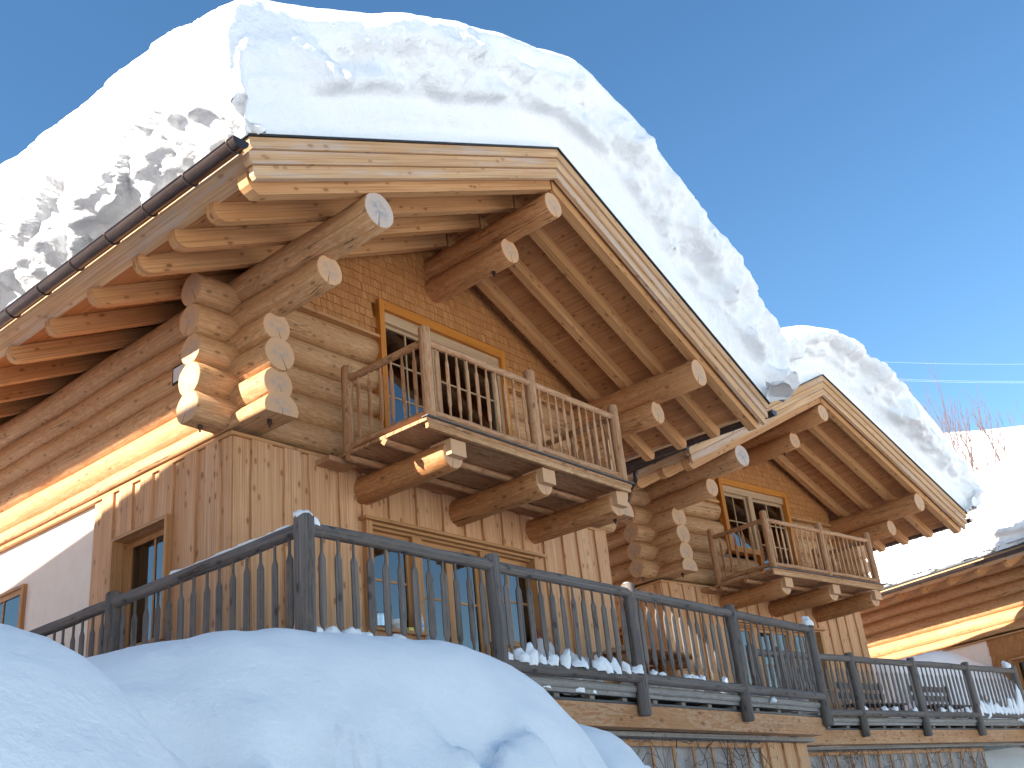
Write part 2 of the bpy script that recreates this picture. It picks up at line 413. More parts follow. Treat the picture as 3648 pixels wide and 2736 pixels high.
def baluster(parent, x, y, z0, z1, w=.036, t=.026, mat='balc', ang=0.0, segs=8):
    """turned-and-split baluster: round tenons, flat wide middle with pointed shoulders"""
    mb = MB(); L = z1 - z0; rr = .009 if w < .05 else .013
    w = w * random.uniform(.88, 1.12); k = random.uniform(-.02, .02)
    prof = [(0, rr, rr), (.10, rr, rr), (.13, rr * 1.1, rr), (.19 + k, w / 2, t / 2), (.5, w / 2, t / 2), (.80 + k, w / 2, t / 2), (.86 + k, rr * 1.1, rr), (.90, rr, rr), (1, rr, rr)]
    o = (random.random() * 40, random.random() * 40); b0 = len(mb.v); ca, sa = math.cos(ang), math.sin(ang)
    lx, ly = random.uniform(-.008, .008), random.uniform(-.005, .005)
    for (f, a, b) in prof:
        for q in range(segs):
            th = 2 * math.pi * (q + .5) / segs; px, py = a * math.cos(th) * 1.06, b * math.sin(th) * 1.06
            mb.v.append((x + lx * f + px * ca - py * sa, y + ly * f + px * sa + py * ca, z0 + L * f))
    for i in range(len(prof) - 1):
        for q in range(segs):
            q2 = (q + 1) % segs
            mb.f.append((b0 + i * segs + q, b0 + i * segs + q2, b0 + (i + 1) * segs + q2, b0 + (i + 1) * segs + q))
            f0, f1 = prof[i][0] * L + o[0], prof[i + 1][0] * L + o[0]; v0, v1 = q * .02 + o[1], (q + 1) * .02 + o[1]
            mb.u.append([(f0, v0), (f0, v1), (f1, v1), (f1, v0)]); mb.mi.append(0); mb.sm.append(False)
    return mb.build('baluster', mat, parent)

# ------------------------------------------------------------------ the chalet
RAFT_Y = [-2.22, -1.57, -.93, -.29] + [.6 + .9 * i for i in range(13)]
ROUND = [(-.585, .40), (-.585, .754), (-.585, 1.11)]   # y ends and heights of the side-wall log ends

def rafter(parent, y, left, wd=.125, dep=.21, top=.33):
    mb = MB(); s = -1 if left else 1
    def pt(x, off): return ((x if left else mir(x)), ztop(x) - off)
    x0, x1 = XE + (.20 if abs(y + 2.22) > .01 else .10), RX - .02
    k = 1 / math.cos(math.atan(SL))
    t, b = top, top + dep * k
    poly = [pt(x0, t), pt(x0 + .005, t + .06), pt(x0 + .03, t + .13), pt(x0 + .075, t + .185), pt(x0 + .14, b - .006), pt(x0 + .2, b), pt(x1, b), pt(x1, t)]
    if not left: poly = poly[::-1]
    d = Vector((1, SL if left else -SL)).normalized()
    mb.prism(poly, 1, y - wd / 2, y + wd / 2, graindir=(d.x, d.y))
    mb.build('rafter', 'rafter', parent)

def house(name, loc, rz, label, shingled_side=False, up_window='door', seed=0, detail=True, depth=YB):
    random.seed(seed + 11); H = empty(name, loc, rz); tag(H, label, 'house', 'log houses in the terrace row')
    ht = -2.95
    # ---- body behind the cladding
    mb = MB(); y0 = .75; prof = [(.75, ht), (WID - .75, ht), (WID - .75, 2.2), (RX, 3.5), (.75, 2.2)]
    mb.prism(prof, 1, y0, depth - .3); mb.build('dark_liner', 'dark', H)  # near-black block; its colour stands in for unlit rooms behind the panes
    mb = MB(); gp = [(0.02, ht), (WID - .02, ht), (WID - .02, 1.7), (WID, 1.95), (RX, 3.6), (0, 1.95), (.02, 1.7)]
    mb.prism(gp, 1, depth - .12, depth); mb.build('back_wall', 'board', H)
    # ---- log walls: side logs run back, front logs run across
    for right in (False, True):
        X = (lambda x: mir(x)) if right else (lambda x: x)
        for z in (.06, .40, .754, 1.11):
            mb = MB(); r = .205 + random.uniform(-.012, .012)
            if z < .1 and not right or z < .1: mb.tube(logpts((X(.18), -.63, z + .02), (X(.18), depth, z + .02), .6, .02), .225, 18, 0, 1, .06, .86, flatbot=-.06, cham=.0)
            else: mb.tube(logpts((X(.18), -.585 + random.uniform(-.03, .03), z), (X(.18), depth, z), .6, .02), r, 20, 0, 1, .06, .96, cham=.012)
            mb.build('wall_log', ['log', 'end'], H)
        for (z, ye, r, mt) in ((1.432, -1.472, .185, 'end'), (1.802, YV + .18, .215, 'endgrey' if not right else 'end')):
            mb = MB(); mb.tube(logpts((X(.18), ye, z), (X(.18), depth, z), .6, .02), [r] * len(logpts((0, ye, 0), (0, depth, 0), .6)), 22, 0, 1, .05, 1.0, cham=.012)
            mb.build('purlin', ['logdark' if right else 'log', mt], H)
    # ridge pair
    for (z, ye, r) in ((3.003, -1.472, .19), (3.339, YV + .18, .19)):
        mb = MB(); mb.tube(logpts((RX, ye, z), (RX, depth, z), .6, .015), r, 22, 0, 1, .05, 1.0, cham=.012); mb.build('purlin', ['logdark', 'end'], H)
    # front logs (interrupted by the upper window), with their stubs past both corners
    wx0, wx1 = 2.33, 4.80
    for i, z in enumerate((.206, .552, .924, 1.289, 1.702)):
        r = .20 + random.uniform(-.012, .012)
        if i < 5:
            spans = [(-.464 + random.uniform(-.02, .02), wx0), (wx1, mir(-.464))]
            if up_window == 'split' and z < .8: spans = [(-.464, 3.45), (wx1, mir(-.464))]
        for (xa, xb) in spans:
            mb = MB()
            kw = dict(flatbot=-.17) if i == 0 else {}
            yy = .165
            mb.tube(logpts((xa, yy, z + (.0 if i < 4 else -.02)), (xb, yy, z), .5, .01), r, 20, 0, 1, .06, .97, cham=.012, **kw); mb.build('wall_log', ['log', 'end'], H)
    for (bx_, by_, bz_) in ((.18, -.42, .0), (mir(.18), -.42, .0), (-.30, .165, .03), (RX, -1.15, 2.815)):
        mb = MB(); mb.tube([V(bx_, by_, bz_ + .05), V(bx_, by_, bz_ - .075)], .011, 8); mb.tube([V(bx_, by_, bz_ + .02), V(bx_, by_, bz_ - .035)], .03, 6); mb.build('bolt', 'metal', H)
    # sill boards under the logs, trim over them
    mb = MB(); mb.box(-.045, 1.49, -.05, .0, -.075, -.03); mb.box(5.5, WID + .045, -.05, 0, -.075, -.03); mb.box(-.05, 0, 0, depth, -.073, -.03, 1)
    mb.box(.35, wx0 - .06, -.075, .03, 1.845, 1.885); mb.box(wx1 + .06, WID - .35, -.075, .03, 1.845, 1.885)
    mb.build('trim_board', 'plank', H)
    # ---- gable shingles
    def gtop(a): return ztop(a) - .36
    shingle_wall('y', -.0, 0.35, WID - .35, 1.88, gtop, [(2.26, 4.86, 0, 2.43)], H, seed=seed + 3)
    # ---- ground floor cladding
    opens = [(1.88, 2.80, -2.0, -.74), (2.80, 4.07, -3, -.74), (4.07, 5.13, -2.0, -.74)]
    sop = [(1.07, 2.13, -2.05, -.74)]
    board_wall('y', 0, 0, WID, ht, -.075, opens, H, seed=seed + 5)
    if shingled_side: shingle_wall('x', 0.0, 0, 2.75, -3.0, lambda a: -.08, sop, H, seed=seed + 8)
    else: board_wall('x', 0, 0, 2.75, ht, -.075, sop, H, seed=seed + 6)
    mb = MB(); mb.box(.0, .05, 0, 2.75, ht, -.08)
    mb = MB()
    mb.box(WID - .16, WID - .02, 0, depth, ht, -.02); mb.build('plaster_wall', 'plaster', H); mb = MB()
    for (a, b, c, d) in ((2.75, 4.45, ht, -.075), (4.45, 5.5, ht, -2.0), (4.45, 5.5, -.74, -.075), (5.5, depth, ht, -.075)): mb.box(.03, .16, a, b, c, d)
    mb.build('plaster_wall', 'plaster', H)
    # ---- lower front glazing
    win = MB()
    for (a, b, c, d) in ((1.88, 1.95, -2.0, -.74), (5.06, 5.13, -2.0, -.74)): win.box(a - .03, b, -.10, .12, c, d)
    win.box(1.80, 5.21, -.16, .12, -.74, -.70); win.box(1.95, 5.06, -.02, .12, -.80, -.742); win.box(1.95, 5.06, -.09, -.05, -.775, -.742)
    for a in (2.70, 4.02): win.box(a, a + .12, -.015, .12, -2.0, -.80)
    win.box(1.85, 2.79, -.10, .12, -2.04, -2.0); win.box(4.08, 5.16, -.10, .12, -2.04, -2.0)
    W = win.build('window', 'frame', H)
    glazing(W, 'y', 0, 1.95, 2.70, -2.0, -.80, 2, 2, 'frame', .06); glazing(W, 'y', 0, 4.14, 5.06, -2.0, -.80, 2, 2, 'frame', .06)
    D = MB(); D.box(2.82, 2.86, -.01, .12, -2.95, -.80); D.box(3.98, 4.02, -.01, .12, -2.95, -.80); D.box(2.86, 3.98, -.008, .12, -2.95, -2.925)
    D = D.build('door', 'frame', H); D['label'] = 'glazed terrace door between the two windows'
    glazing(D, 'y', 0, 2.86, 3.42, -2.92, -.80, 1, 3, 'frame', .06); glazing(D, 'y', 0, 3.42, 3.98, -2.92, -.80, 1, 3, 'frame', .06)
    # ---- upper glazing
    fr = MB(); zb = 0.0
    if up_window == 'door':
        fr.box(2.27, 2.36, -.09, .10, zb, 2.437); fr.box(4.77, 4.86, -.09, .10, zb, 2.437); fr.box(2.36, 4.77, -.088, .10, 2.30, 2.435)
        U = fr.build('window', 'orange', H)
        sp = MB(); sp.box(2.36, 4.77, -.03, .06, 2.15, 2.298); sp.box(3.30, 3.44, -.035, .06, zb, 2.15); sp.box(2.36, 2.42, -.03, .06, zb, 2.15); sp.box(4.71, 4.77, -.03, .06, zb, 2.15)
        sp.build('frame', 'palesash', U)
        glazing(U, 'y', 0, 2.42, 3.30, .05, 2.15, 2, 4, 'palesash', .045, mun=.022, recess=.03); glazing(U, 'y', 0, 3.44, 4.71, .05, 2.15, 2, 4, 'palesash', .045, mun=.022, recess=.03)
    else:
        fr.box(2.36, 2.47, -.09, .10, .80, 2.437); fr.box(4.77, 4.88, -.09, .10, zb, 2.437); fr.box(2.47, 4.77, -.088, .10, 2.31, 2.435)
        fr.box(2.47, 3.40, -.088, .10, .80, .91); fr.box(3.37, 3.46, -.089, .10, zb, .80)
        U = fr.build('window', 'orange', H)
        sp = MB(); sp.box(2.47, 4.77, -.03, .06, 2.16, 2.308); sp.box(3.40, 3.56, -.035, .06, .91, 2.16); sp.box(3.463, 3.56, -.035, .06, zb, .91)
        sp.build('frame', 'palesash', U)
        glazing(U, 'y', 0, 2.47, 3.40, .91, 2.16, 2, 2, 'palesash', .06, mun=.022, recess=.03); glazing(U, 'y', 0, 3.56, 4.77, .05, 2.16, 2, 4, 'palesash', .06, mun=.022, recess=.03)
    curtain(U, 2.45, 2.95, .22, .1, 2.12, 1); curtain(U, 4.72, 4.2, .22, .1, 2.12, 1)
    # ---- side window
    sw = MB(); sw.box(-.12, .20, 1.03, 1.07, -2.09, -.70, 2); sw.box(-.12, .20, 2.13, 2.17, -2.09, -.70, 2); sw.box(-.117, .20, 1.07, 2.13, -.739, -.70); sw.box(-.117, .20, 1.07, 2.13, -2.09, -2.05)
    Wd = sw.build('window', 'frame', H)
    glazing(Wd, 'x', 0, 1.07, 2.13, -2.05, -.739, 2, 2, 'frame', .06, recess=.10)
    sw = MB(); sw.box(-.03, .20, 4.40, 4.45, -2.04, -.70, 2); sw.box(-.03, .20, 5.5, 5.55, -2.04, -.70, 2); sw.box(-.028, .20, 4.45, 5.5, -.738, -.70); sw.box(-.028, .20, 4.45, 5.5, -2.04, -2.0)
    Wd = sw.build('window', 'frame', H); glazing(Wd, 'x', 0, 4.45, 5.5, -2.0, -.738, 2, 2, 'frame', .07, recess=.0)
    # ---- roof: sheet, planked soffit, verge boards, rafters
    k = 1 / math.cos(math.atan(SL)); xr = mir(XE)
    mb = MB(); mb.prism([(XE - .03, ztop(XE) - SL * .03), (RX, ZR), (xr + .03, ztop(xr) - SL * .03), (xr + .03, ztop(xr) - .03), (RX, ZR - .022), (XE - .03, ztop(XE) - .03)], 1, YV - .03, depth + .8)
    mb.build('roof', 'roofing', H)
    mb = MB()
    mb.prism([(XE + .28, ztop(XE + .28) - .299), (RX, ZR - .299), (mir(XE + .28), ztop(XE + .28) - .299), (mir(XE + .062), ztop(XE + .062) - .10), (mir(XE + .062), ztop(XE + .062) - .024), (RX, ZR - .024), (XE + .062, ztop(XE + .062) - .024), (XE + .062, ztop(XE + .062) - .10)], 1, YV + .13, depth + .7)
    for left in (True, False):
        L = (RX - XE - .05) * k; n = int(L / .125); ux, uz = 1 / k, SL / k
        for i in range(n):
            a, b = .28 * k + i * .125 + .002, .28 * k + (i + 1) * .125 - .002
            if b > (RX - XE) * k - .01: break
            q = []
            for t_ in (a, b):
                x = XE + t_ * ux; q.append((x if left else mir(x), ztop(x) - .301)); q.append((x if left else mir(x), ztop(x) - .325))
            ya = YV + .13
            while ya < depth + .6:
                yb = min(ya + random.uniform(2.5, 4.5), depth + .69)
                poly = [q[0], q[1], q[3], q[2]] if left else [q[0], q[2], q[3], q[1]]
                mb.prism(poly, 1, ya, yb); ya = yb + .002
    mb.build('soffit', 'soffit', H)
    for left in (True, False):
        # eave board
        xa = XE + .0
        mb = MB(); a, b = (xa, xa + .035) if left else (mir(xa + .035), mir(xa)); pe = [(XE - .0, ztop(XE) - .035), (XE - .0, ztop(XE) - .15), (XE + .27, ztop(XE + .27) - .35), (XE + .28, ztop(XE + .28) - .30), (XE + .06, ztop(XE) - .12), (XE + .06, ztop(XE + .06) - .035)]; pe = pe if left else [(mir(q[0]), q[1]) for q in pe][::-1]; mb.prism(pe, 1, YV + .12, depth + .7); mb.build('eave_board', 'verge', H)
        for j, (o0, o1, yy, xo) in enumerate(((.024, .150, 0, 0), (.160, .305, .03, .02), (.315, .460, .06, .09))):
            xs = XE + xo; poly = [(xs, ztop(xs) - o0), (RX - .001, ZR - o0), (RX - .001, ZR - o1), (xs + .04, ztop(xs + .04) - o1), (xs + .01, ztop(xs + .01) - o1 + .05)]
            if not left: poly = [(mir(p[0]), p[1]) for p in poly][::-1]
            mb = MB(); d = Vector((1, SL if left else -SL)).normalized(); mb.prism(poly, 1, YV + yy, YV + .128 + .0 * j - j * .003, graindir=(d.x, d.y)); mb.build('verge_board', 'verge', H)
        for y in RAFT_Y:
            if y > depth: break
            rafter(H, y, left, .14 if y < -2 else .125, .23 if y < -2 else .205)
        # gutter
        gx, gz = XE - .11, ztop(XE) - .135; r = .085; mb = MB(); ys = [YV - .02, depth + .7]
        def Xm(x): return x if left else mir(x)
        N = 12; A = [math.pi + math.pi * i / N for i in range(N + 1)]
        for rr, fl in ((r, 1), (r - .006, -1)):
            for i in range(N):
                p = [(Xm(gx + rr * math.cos(A[i])), ys[0], gz + rr * math.sin(A[i])), (Xm(gx + rr * math.cos(A[i + 1])), ys[0], gz + rr * math.sin(A[i + 1]))]
                q = [(p[1][0], ys[1], p[1][2]), (p[0][0], ys[1], p[0][2])]
                mb.quad(p + q, [(0, 0)] * 4, 0, True)
        mb.tube([V(Xm(gx - r), ys[0], gz), V(Xm(gx - r), ys[1], gz)], .011, 8)
        G = mb.build('gutter', 'metal', H)
        cp = MB(); cp.prism([(Xm(gx + (r + .004) * math.cos(a)), gz + (r + .004) * math.sin(a) + .0) for a in A] + [(Xm(gx + r), gz + .012), (Xm(gx - r), gz + .012)], 1, YV - .03, YV - .022); cp.build('end_cap', 'metal', G)
        for y in [-2.39 + .68 * i for i in range(20)]:
            br = MB(); pp = [V(Xm(gx + (r + .006) * math.cos(a)), y, gz + (r + .006) * math.sin(a)) for a in A] + [V(Xm(gx + r + .02), y, gz + .03)]
            br.tube(pp, .007, 6); br.build('bracket', 'metal', G)
        if left and up_window == 'split' and name == 'log_house':
            dp = MB(); dp.tube([V(gx, -1.25, gz - r + .01), V(gx, -1.25, gz - .19), V(gx + .03, -1.2, gz - .24), V(gx + .25, -.8, gz - .32), V(gx + .3, -.72, gz - .36), V(gx + .31, -.7, gz - .5), V(XE + .6, -.35, gz - .6)], .045, 12); dp.build('downpipe', 'metal', H)
        if shingled_side and left:
            sg = MB(); sg.tube([V(gx + .14, YV, gz + .26), V(gx + .14, depth, gz + .26)], .014, 6)
            for y in [-2.2 + .55 * i for i in range(24)]:
                sg.box(gx + .13, gx + .15, y - .01, y + .01, gz + .09, gz + .30)
            sg.build('snow_guard', 'steel', H)
    # ---- balcony
    b0, b1, b2, yb = 1.427, 3.333, 5.185, -1.642
    mb = MB(); n = 13
    for i in range(n):
        ya = yb - .06 + i * (1.70 / n); mb.box(b0 - .12, b2 + .12, ya + .003, ya + 1.70 / n - .003, -.135, -.095)
    B = mb.build('balcony', 'balc', H)
    mb = MB(); mb.box(b0 - .14, b2 + .14, yb - .10, yb - .0, -.093, -.078, 0); mb.build('drip_strip', 'grey', B)
    mb = MB(); mb.box(b0 - .09, b2 + .09, yb - .05, yb - .005, -.21, -.136, 0); mb.build('edge_board', 'balclight', B)
    for yy in (-1.05, -.45): mb = MB(); mb.tube([V(b0 - .15, yy, -.185), V(b2 + .1, yy, -.185)], .052, 4, 0, 0, 0); mb.build('joist', 'balc', B)
    mb = MB(); mb.box(b0 - .30, b0 + .12, -.30, -.06, -.20, -.137, 0); mb.build('wall_plate', 'balc', B)
    for x in (1.886, 3.544, 5.136):
        mb = MB(); r = .175
        mb.tube(logpts((x, -1.53, -.36), (x, .3, -.36), .35, .01), r, 22, 0, 1, .05, 1.0, cham=.02)
        mb.box(x - .125, x + .125, -1.62, -1.30, -.40, -.215, 1, 1)
        mb.build('floor_beam', ['logdark', 'end'], B)
    def post(x, y, z0=-.08, z1=1.07, r=.07):
        mb = MB(); mb.tube(logpts((x, y, z0), (x, y, z1), .28, .008), r, 14, 0, 1, .05, cham=.018); mb.build('post', ['balc', 'end'], B)
    for x in (b0, b1, b2): post(x, yb)
    post(b0, -.32); post(b2, -.32)
    def rail(p, q, r, nm): mb = MB(); mb.tube(logpts(p, q, .3, .012), r, 12, 0, 0, .10); mb.build(nm, ['balc'], B)
    for (x0, x1) in ((b0, b1), (b1, b2)):
        rail((x0, yb, .89), (x1, yb, .89), .046, 'top_rail'); rail((x0, yb, .01), (x1, yb, .01), .042, 'bottom_rail')
        nb = 10
        for i in range(1, nb + 1): baluster(B, x0 + (x1 - x0) * i / (nb + 1), yb, .03, .87, .058)
    for x in (b0, b2):
        rail((x, yb, .89), (x, -.32, .89), .046, 'top_rail'); rail((x, yb, .01), (x, -.32, .01), .042, 'bottom_rail')
        for i in range(1, 7): baluster(B, x, yb + (1.32) * i / 7, .03, .87, .058, ang=math.pi / 2)
    return H

H1 = house('log_house', (0, 0, 0), 0, 'largest log house in the centre with weathered balcony under a heavy snow roof', seed=1)
H2 = house('log_house', (11.131, 1.59, .108), -.148, 'smaller-looking second log house with split upper window, behind the right eave of the central house', up_window='split', seed=2)
H3 = house('log_house', (23.85, -2.80, -.26), -.333, 'farthest log house at the right edge with shingled ground floor corner and white plaster side', shingled_side=True, seed=3)

# ------------------------------------------------------------------ snow on the roofs
def sstep(t): t = np.clip(t, 0, 1); return t * t * (3 - 2 * t)
def grid_mesh(name, P, mat, disp=None, parent=None, loc=(0, 0, 0), rz=0, closed=False):
    n, m_, _ = P.shape
    if disp is not None:
        du = np.gradient(P, axis=0); dv = np.gradient(P, axis=1); N = np.cross(du, dv); N /= (np.linalg.norm(N, axis=2, keepdims=True) + 1e-9)
        P = P + N * disp(P)[..., None]
    v = [tuple(p) for p in P.reshape(-1, 3)]
    f = [(i * m_ + j, i * m_ + j + 1, (i + 1) * m_ + j + 1, (i + 1) * m_ + j) for i in range(n - 1) for j in range(m_ - 1)]
    me = bpy.data.meshes.new(name); me.from_pydata(v, [], f); me.materials.append(M[mat]); me.polygons.foreach_set('use_smooth', [True] * len(f)); me.update()
    o = bpy.data.objects.new(name, me); S.collection.objects.link(o); o.location = loc; o.rotation_euler = (0, 0, rz)
    return o
def interp(pts, ds):
    pts = np.array(pts, float); d = np.r_[0, np.cumsum(np.linalg.norm(np.diff(pts, axis=0), axis=1))]
    # Catmull-Rom resample for a smooth outline
    out = []
    n = max(4, int(d[-1] / ds)); 
    for t in np.linspace(0, d[-1], n):
        i = min(np.searchsorted(d, t, side='right') - 1, len(pts) - 2); i = max(i, 0); f = (t - d[i]) / (d[i + 1] - d[i])
        p0, p1, p2, p3 = pts[max(i - 1, 0)], pts[i], pts[i + 1], pts[min(i + 2, len(pts) - 1)]
        out.append(.5 * ((2 * p1) + (-p0 + p2) * f + (2 * p0 - 5 * p1 + 4 * p2 - p3) * f * f + (-p0 + 3 * p1 - 3 * p2 + p3) * f ** 3))
    return np.array(out)

def roof_snow(loc, rz, outer, label, seed, ds=.05, front=None, back=YB + .7, zl=3.95, round_=.2, drop=0.0, group='snow on the house roofs'):
    O = interp(outer, ds); ns = len(O)
    s = np.linspace(0, 1, ns); xl, xrr = XE - .02, mir(XE) + .02
    Bx = np.clip(RX + (O[:, 0] - RX) * .97, xl, xrr); Bz = np.array([ztop(x) for x in Bx]) + .004
    fp = front or [(0, .02), (.12, .0), (.25, -.10), (.4, -.30), (.55, -.46), (.7, -.50), (.82, -.42), (.91, -.22), (.97, .10), (.995, .55), (1.0, 1.1)]
    F = interp(fp, .03); yb = np.concatenate([F[:, 1], np.arange(1.15, back - YV, ds * 1.6)]); hh = np.concatenate([F[:, 0], np.ones(len(yb) - len(F))])
    P = np.zeros((ns, len(yb), 3))
    tx = 1 - sstep((O[:, 0] + 1.2) / 3.4)
    for j in range(len(yb)):
        h = hh[j] * (1 - round_ * tx * math.exp(-max(0, yb[j]) / .9)) * (1 - drop * float(sstep((yb[j] - .9) / 2.0)))
        P[:, j, 0] = Bx + (O[:, 0] - Bx) * h; P[:, j, 2] = Bz + (O[:, 1] - Bz) * h; P[:, j, 1] = YV + yb[j]
    bf = sstep((O[:, 0] - XE + .1) / 2.0) * .9 + .1; bf *= .35 + .65 * sstep((mir(XE) + .6 - O[:, 0]) / 2.2)
    P[..., 1] = YV + np.where(yb[None, :] < .1, np.minimum(yb[None, :], .0) * bf[:, None] + np.maximum(yb[None, :], 0), yb[None, :])
    H_ = np.broadcast_to(hh[None, :], P.shape[:2]); Yb = np.broadcast_to(yb[None, :], P.shape[:2])
    def disp(P):
        D = np.zeros(P.shape[:2]); sx = seed * 7.3
        for i in range(P.shape[0]):
            for j in range(P.shape[1]):
                x, y, z = P[i, j]; h = H_[i, j]; e = min(1, h * 7)
                fr = 1 - h ** 5 if Yb[i, j] < .35 else 0
                fr *= sstep(h / .12) * (.22 + .78 * sstep((x - XE - .2) / 1.1))
                sm = 1 - .88 * sstep((h - .58) / .22)          # the rounded lip stays smooth
                le = max(0, min(1, (zl - z) / 1.1)) * e * min(1, max(.1, (y - YV + .05) / .6)) * max(0, min(1, (XE + 1.3 - x) / .6))
                d = e * (.08 * noise.noise((x * .45 + sx, y * .45, z * .45)) + .022 * noise.noise((x * 1.7 + sx, y * 1.7, z * 1.7)) + .008 * noise.noise((x * 6, y * 6, z * 6)) + .004 * noise.noise((x * 17, y * 17, z * 17)))
                if fr > .01:
                    wv = .30 * noise.noise((x * .5 + sx, 3, 0)); hz = h * 1.7 + wv          # strata running along the verge
                    slab = sstep((h - .26 - wv * .5) / .10)
                    n1 = noise.noise((x * 1.0 + sx, y, hz * 3)); n2 = noise.noise((x * 2.3, y + sx, z * 2.9)); n3 = noise.noise((x * 5.3, y * 5, z * 6))
                    d += fr * (slab * .09 - .05 + sm * (.10 * noise.noise((sx, x * .4, hz * 4.0)) + slab * (.30 * n1 + .24 * n2 + .17 * (abs(n3) - .2) + .025 * noise.noise((x * 13, y * 13, z * 13))) + .012 * n3))
                if le > .01:
                    u_ = y * .95 + z * .5; c1 = noise.noise((x + sx, u_ * 1.0, z * 1.3)); c2 = noise.noise((x + 4, u_ * 2.3, z * 3.0)); c3 = noise.noise((x * 5, y * 4.7, z * 6))
                    low = max(0, min(1, (2.6 - z) / .8))
                    d += le * (.24 * c1 - .20 * sstep((c1 * .6 + c2 + .12 * low + .08) / .30) + .12 * c2 - .05 * low + .12 * (abs(c3) - .2) + .03 * noise.noise((x * 11, y * 11, z * 12)))
                D[i, j] = d
        return D
    # orientation so that normals point outwards
    P = P[::-1]
    H_ = H_[::-1]; Yb = Yb[::-1]
    du = np.gradient(P, axis=0); dv = np.gradient(P, axis=1); N = np.cross(du, dv)
    mid = N[P.shape[0] // 2, -5]
    if mid[2] < 0: P = P[::-1].copy(); H_ = H_[::-1]; Yb = Yb[::-1]
    o = grid_mesh('roof_snow', P, 'snow', disp, loc=loc, rz=rz)
    tag(o, label, 'snow', group); return o
XR = mir(XE)
OUT1 = [(XE + .06, 1.76), (-1.72, 1.95), (-1.98, 2.3), (-2.05, 2.85), (-1.98, 3.4), (-1.72, 3.86), (-1.1, 4.22), (0, 4.58), (1.4, 5.0), (2.6, 5.42), (3.6, 5.74), (4.4, 5.68), (5.4, 5.3), (6.6, 4.76), (7.8, 4.16), (8.7, 3.66), (9.2, 3.22), (9.38, 2.75), (9.22, 2.3), (XR + .15, 1.92), (XR + .03, 1.74)]
roof_snow((0, 0, 0), 0, OUT1, 'thick overhanging snow on the roof of the central house, largest in the picture', 1, .045)
OUT2 = [(XE - .03, 1.74), (-1.75, 1.9), (-1.8, 2.2), (-1.6, 2.7), (-.9, 3.25), (0, 3.85), (1.0, 4.45), (2.0, 4.95), (2.9, 5.2), (3.9, 5.3), (4.9, 5.1), (5.8, 4.65), (6.8, 4.1), (7.8, 3.6), (8.8, 3.2), (9.3, 2.85), (9.38, 2.45), (9.05, 2.05), (XR + .1, 1.85), (XR + .03, 1.74)]
roof_snow((11.131, 1.59, .108), -.148, OUT2, 'snow on the roof of the second log house, curling over its right eave', 2, .055, drop=.70)
OUT3 = [(XE - .03, 1.74), (-1.72, 1.95), (-1.78, 2.4), (-1.68, 2.9), (-1.45, 3.3), (-1.0, 3.65), (0, 4.1), (1.4, 4.8), (2.6, 5.3), (3.6, 5.5), (4.4, 5.3), (5.4, 4.8), (6.6, 4.3), (7.8, 3.7), (8.6, 3.1), (8.9, 2.6), (XR + .03, 1.74)]
roof_snow((23.85, -2.80, -.26), -.333, OUT3, 'sunlit snow on the roof of the farthest house at the right edge', 3, .09)

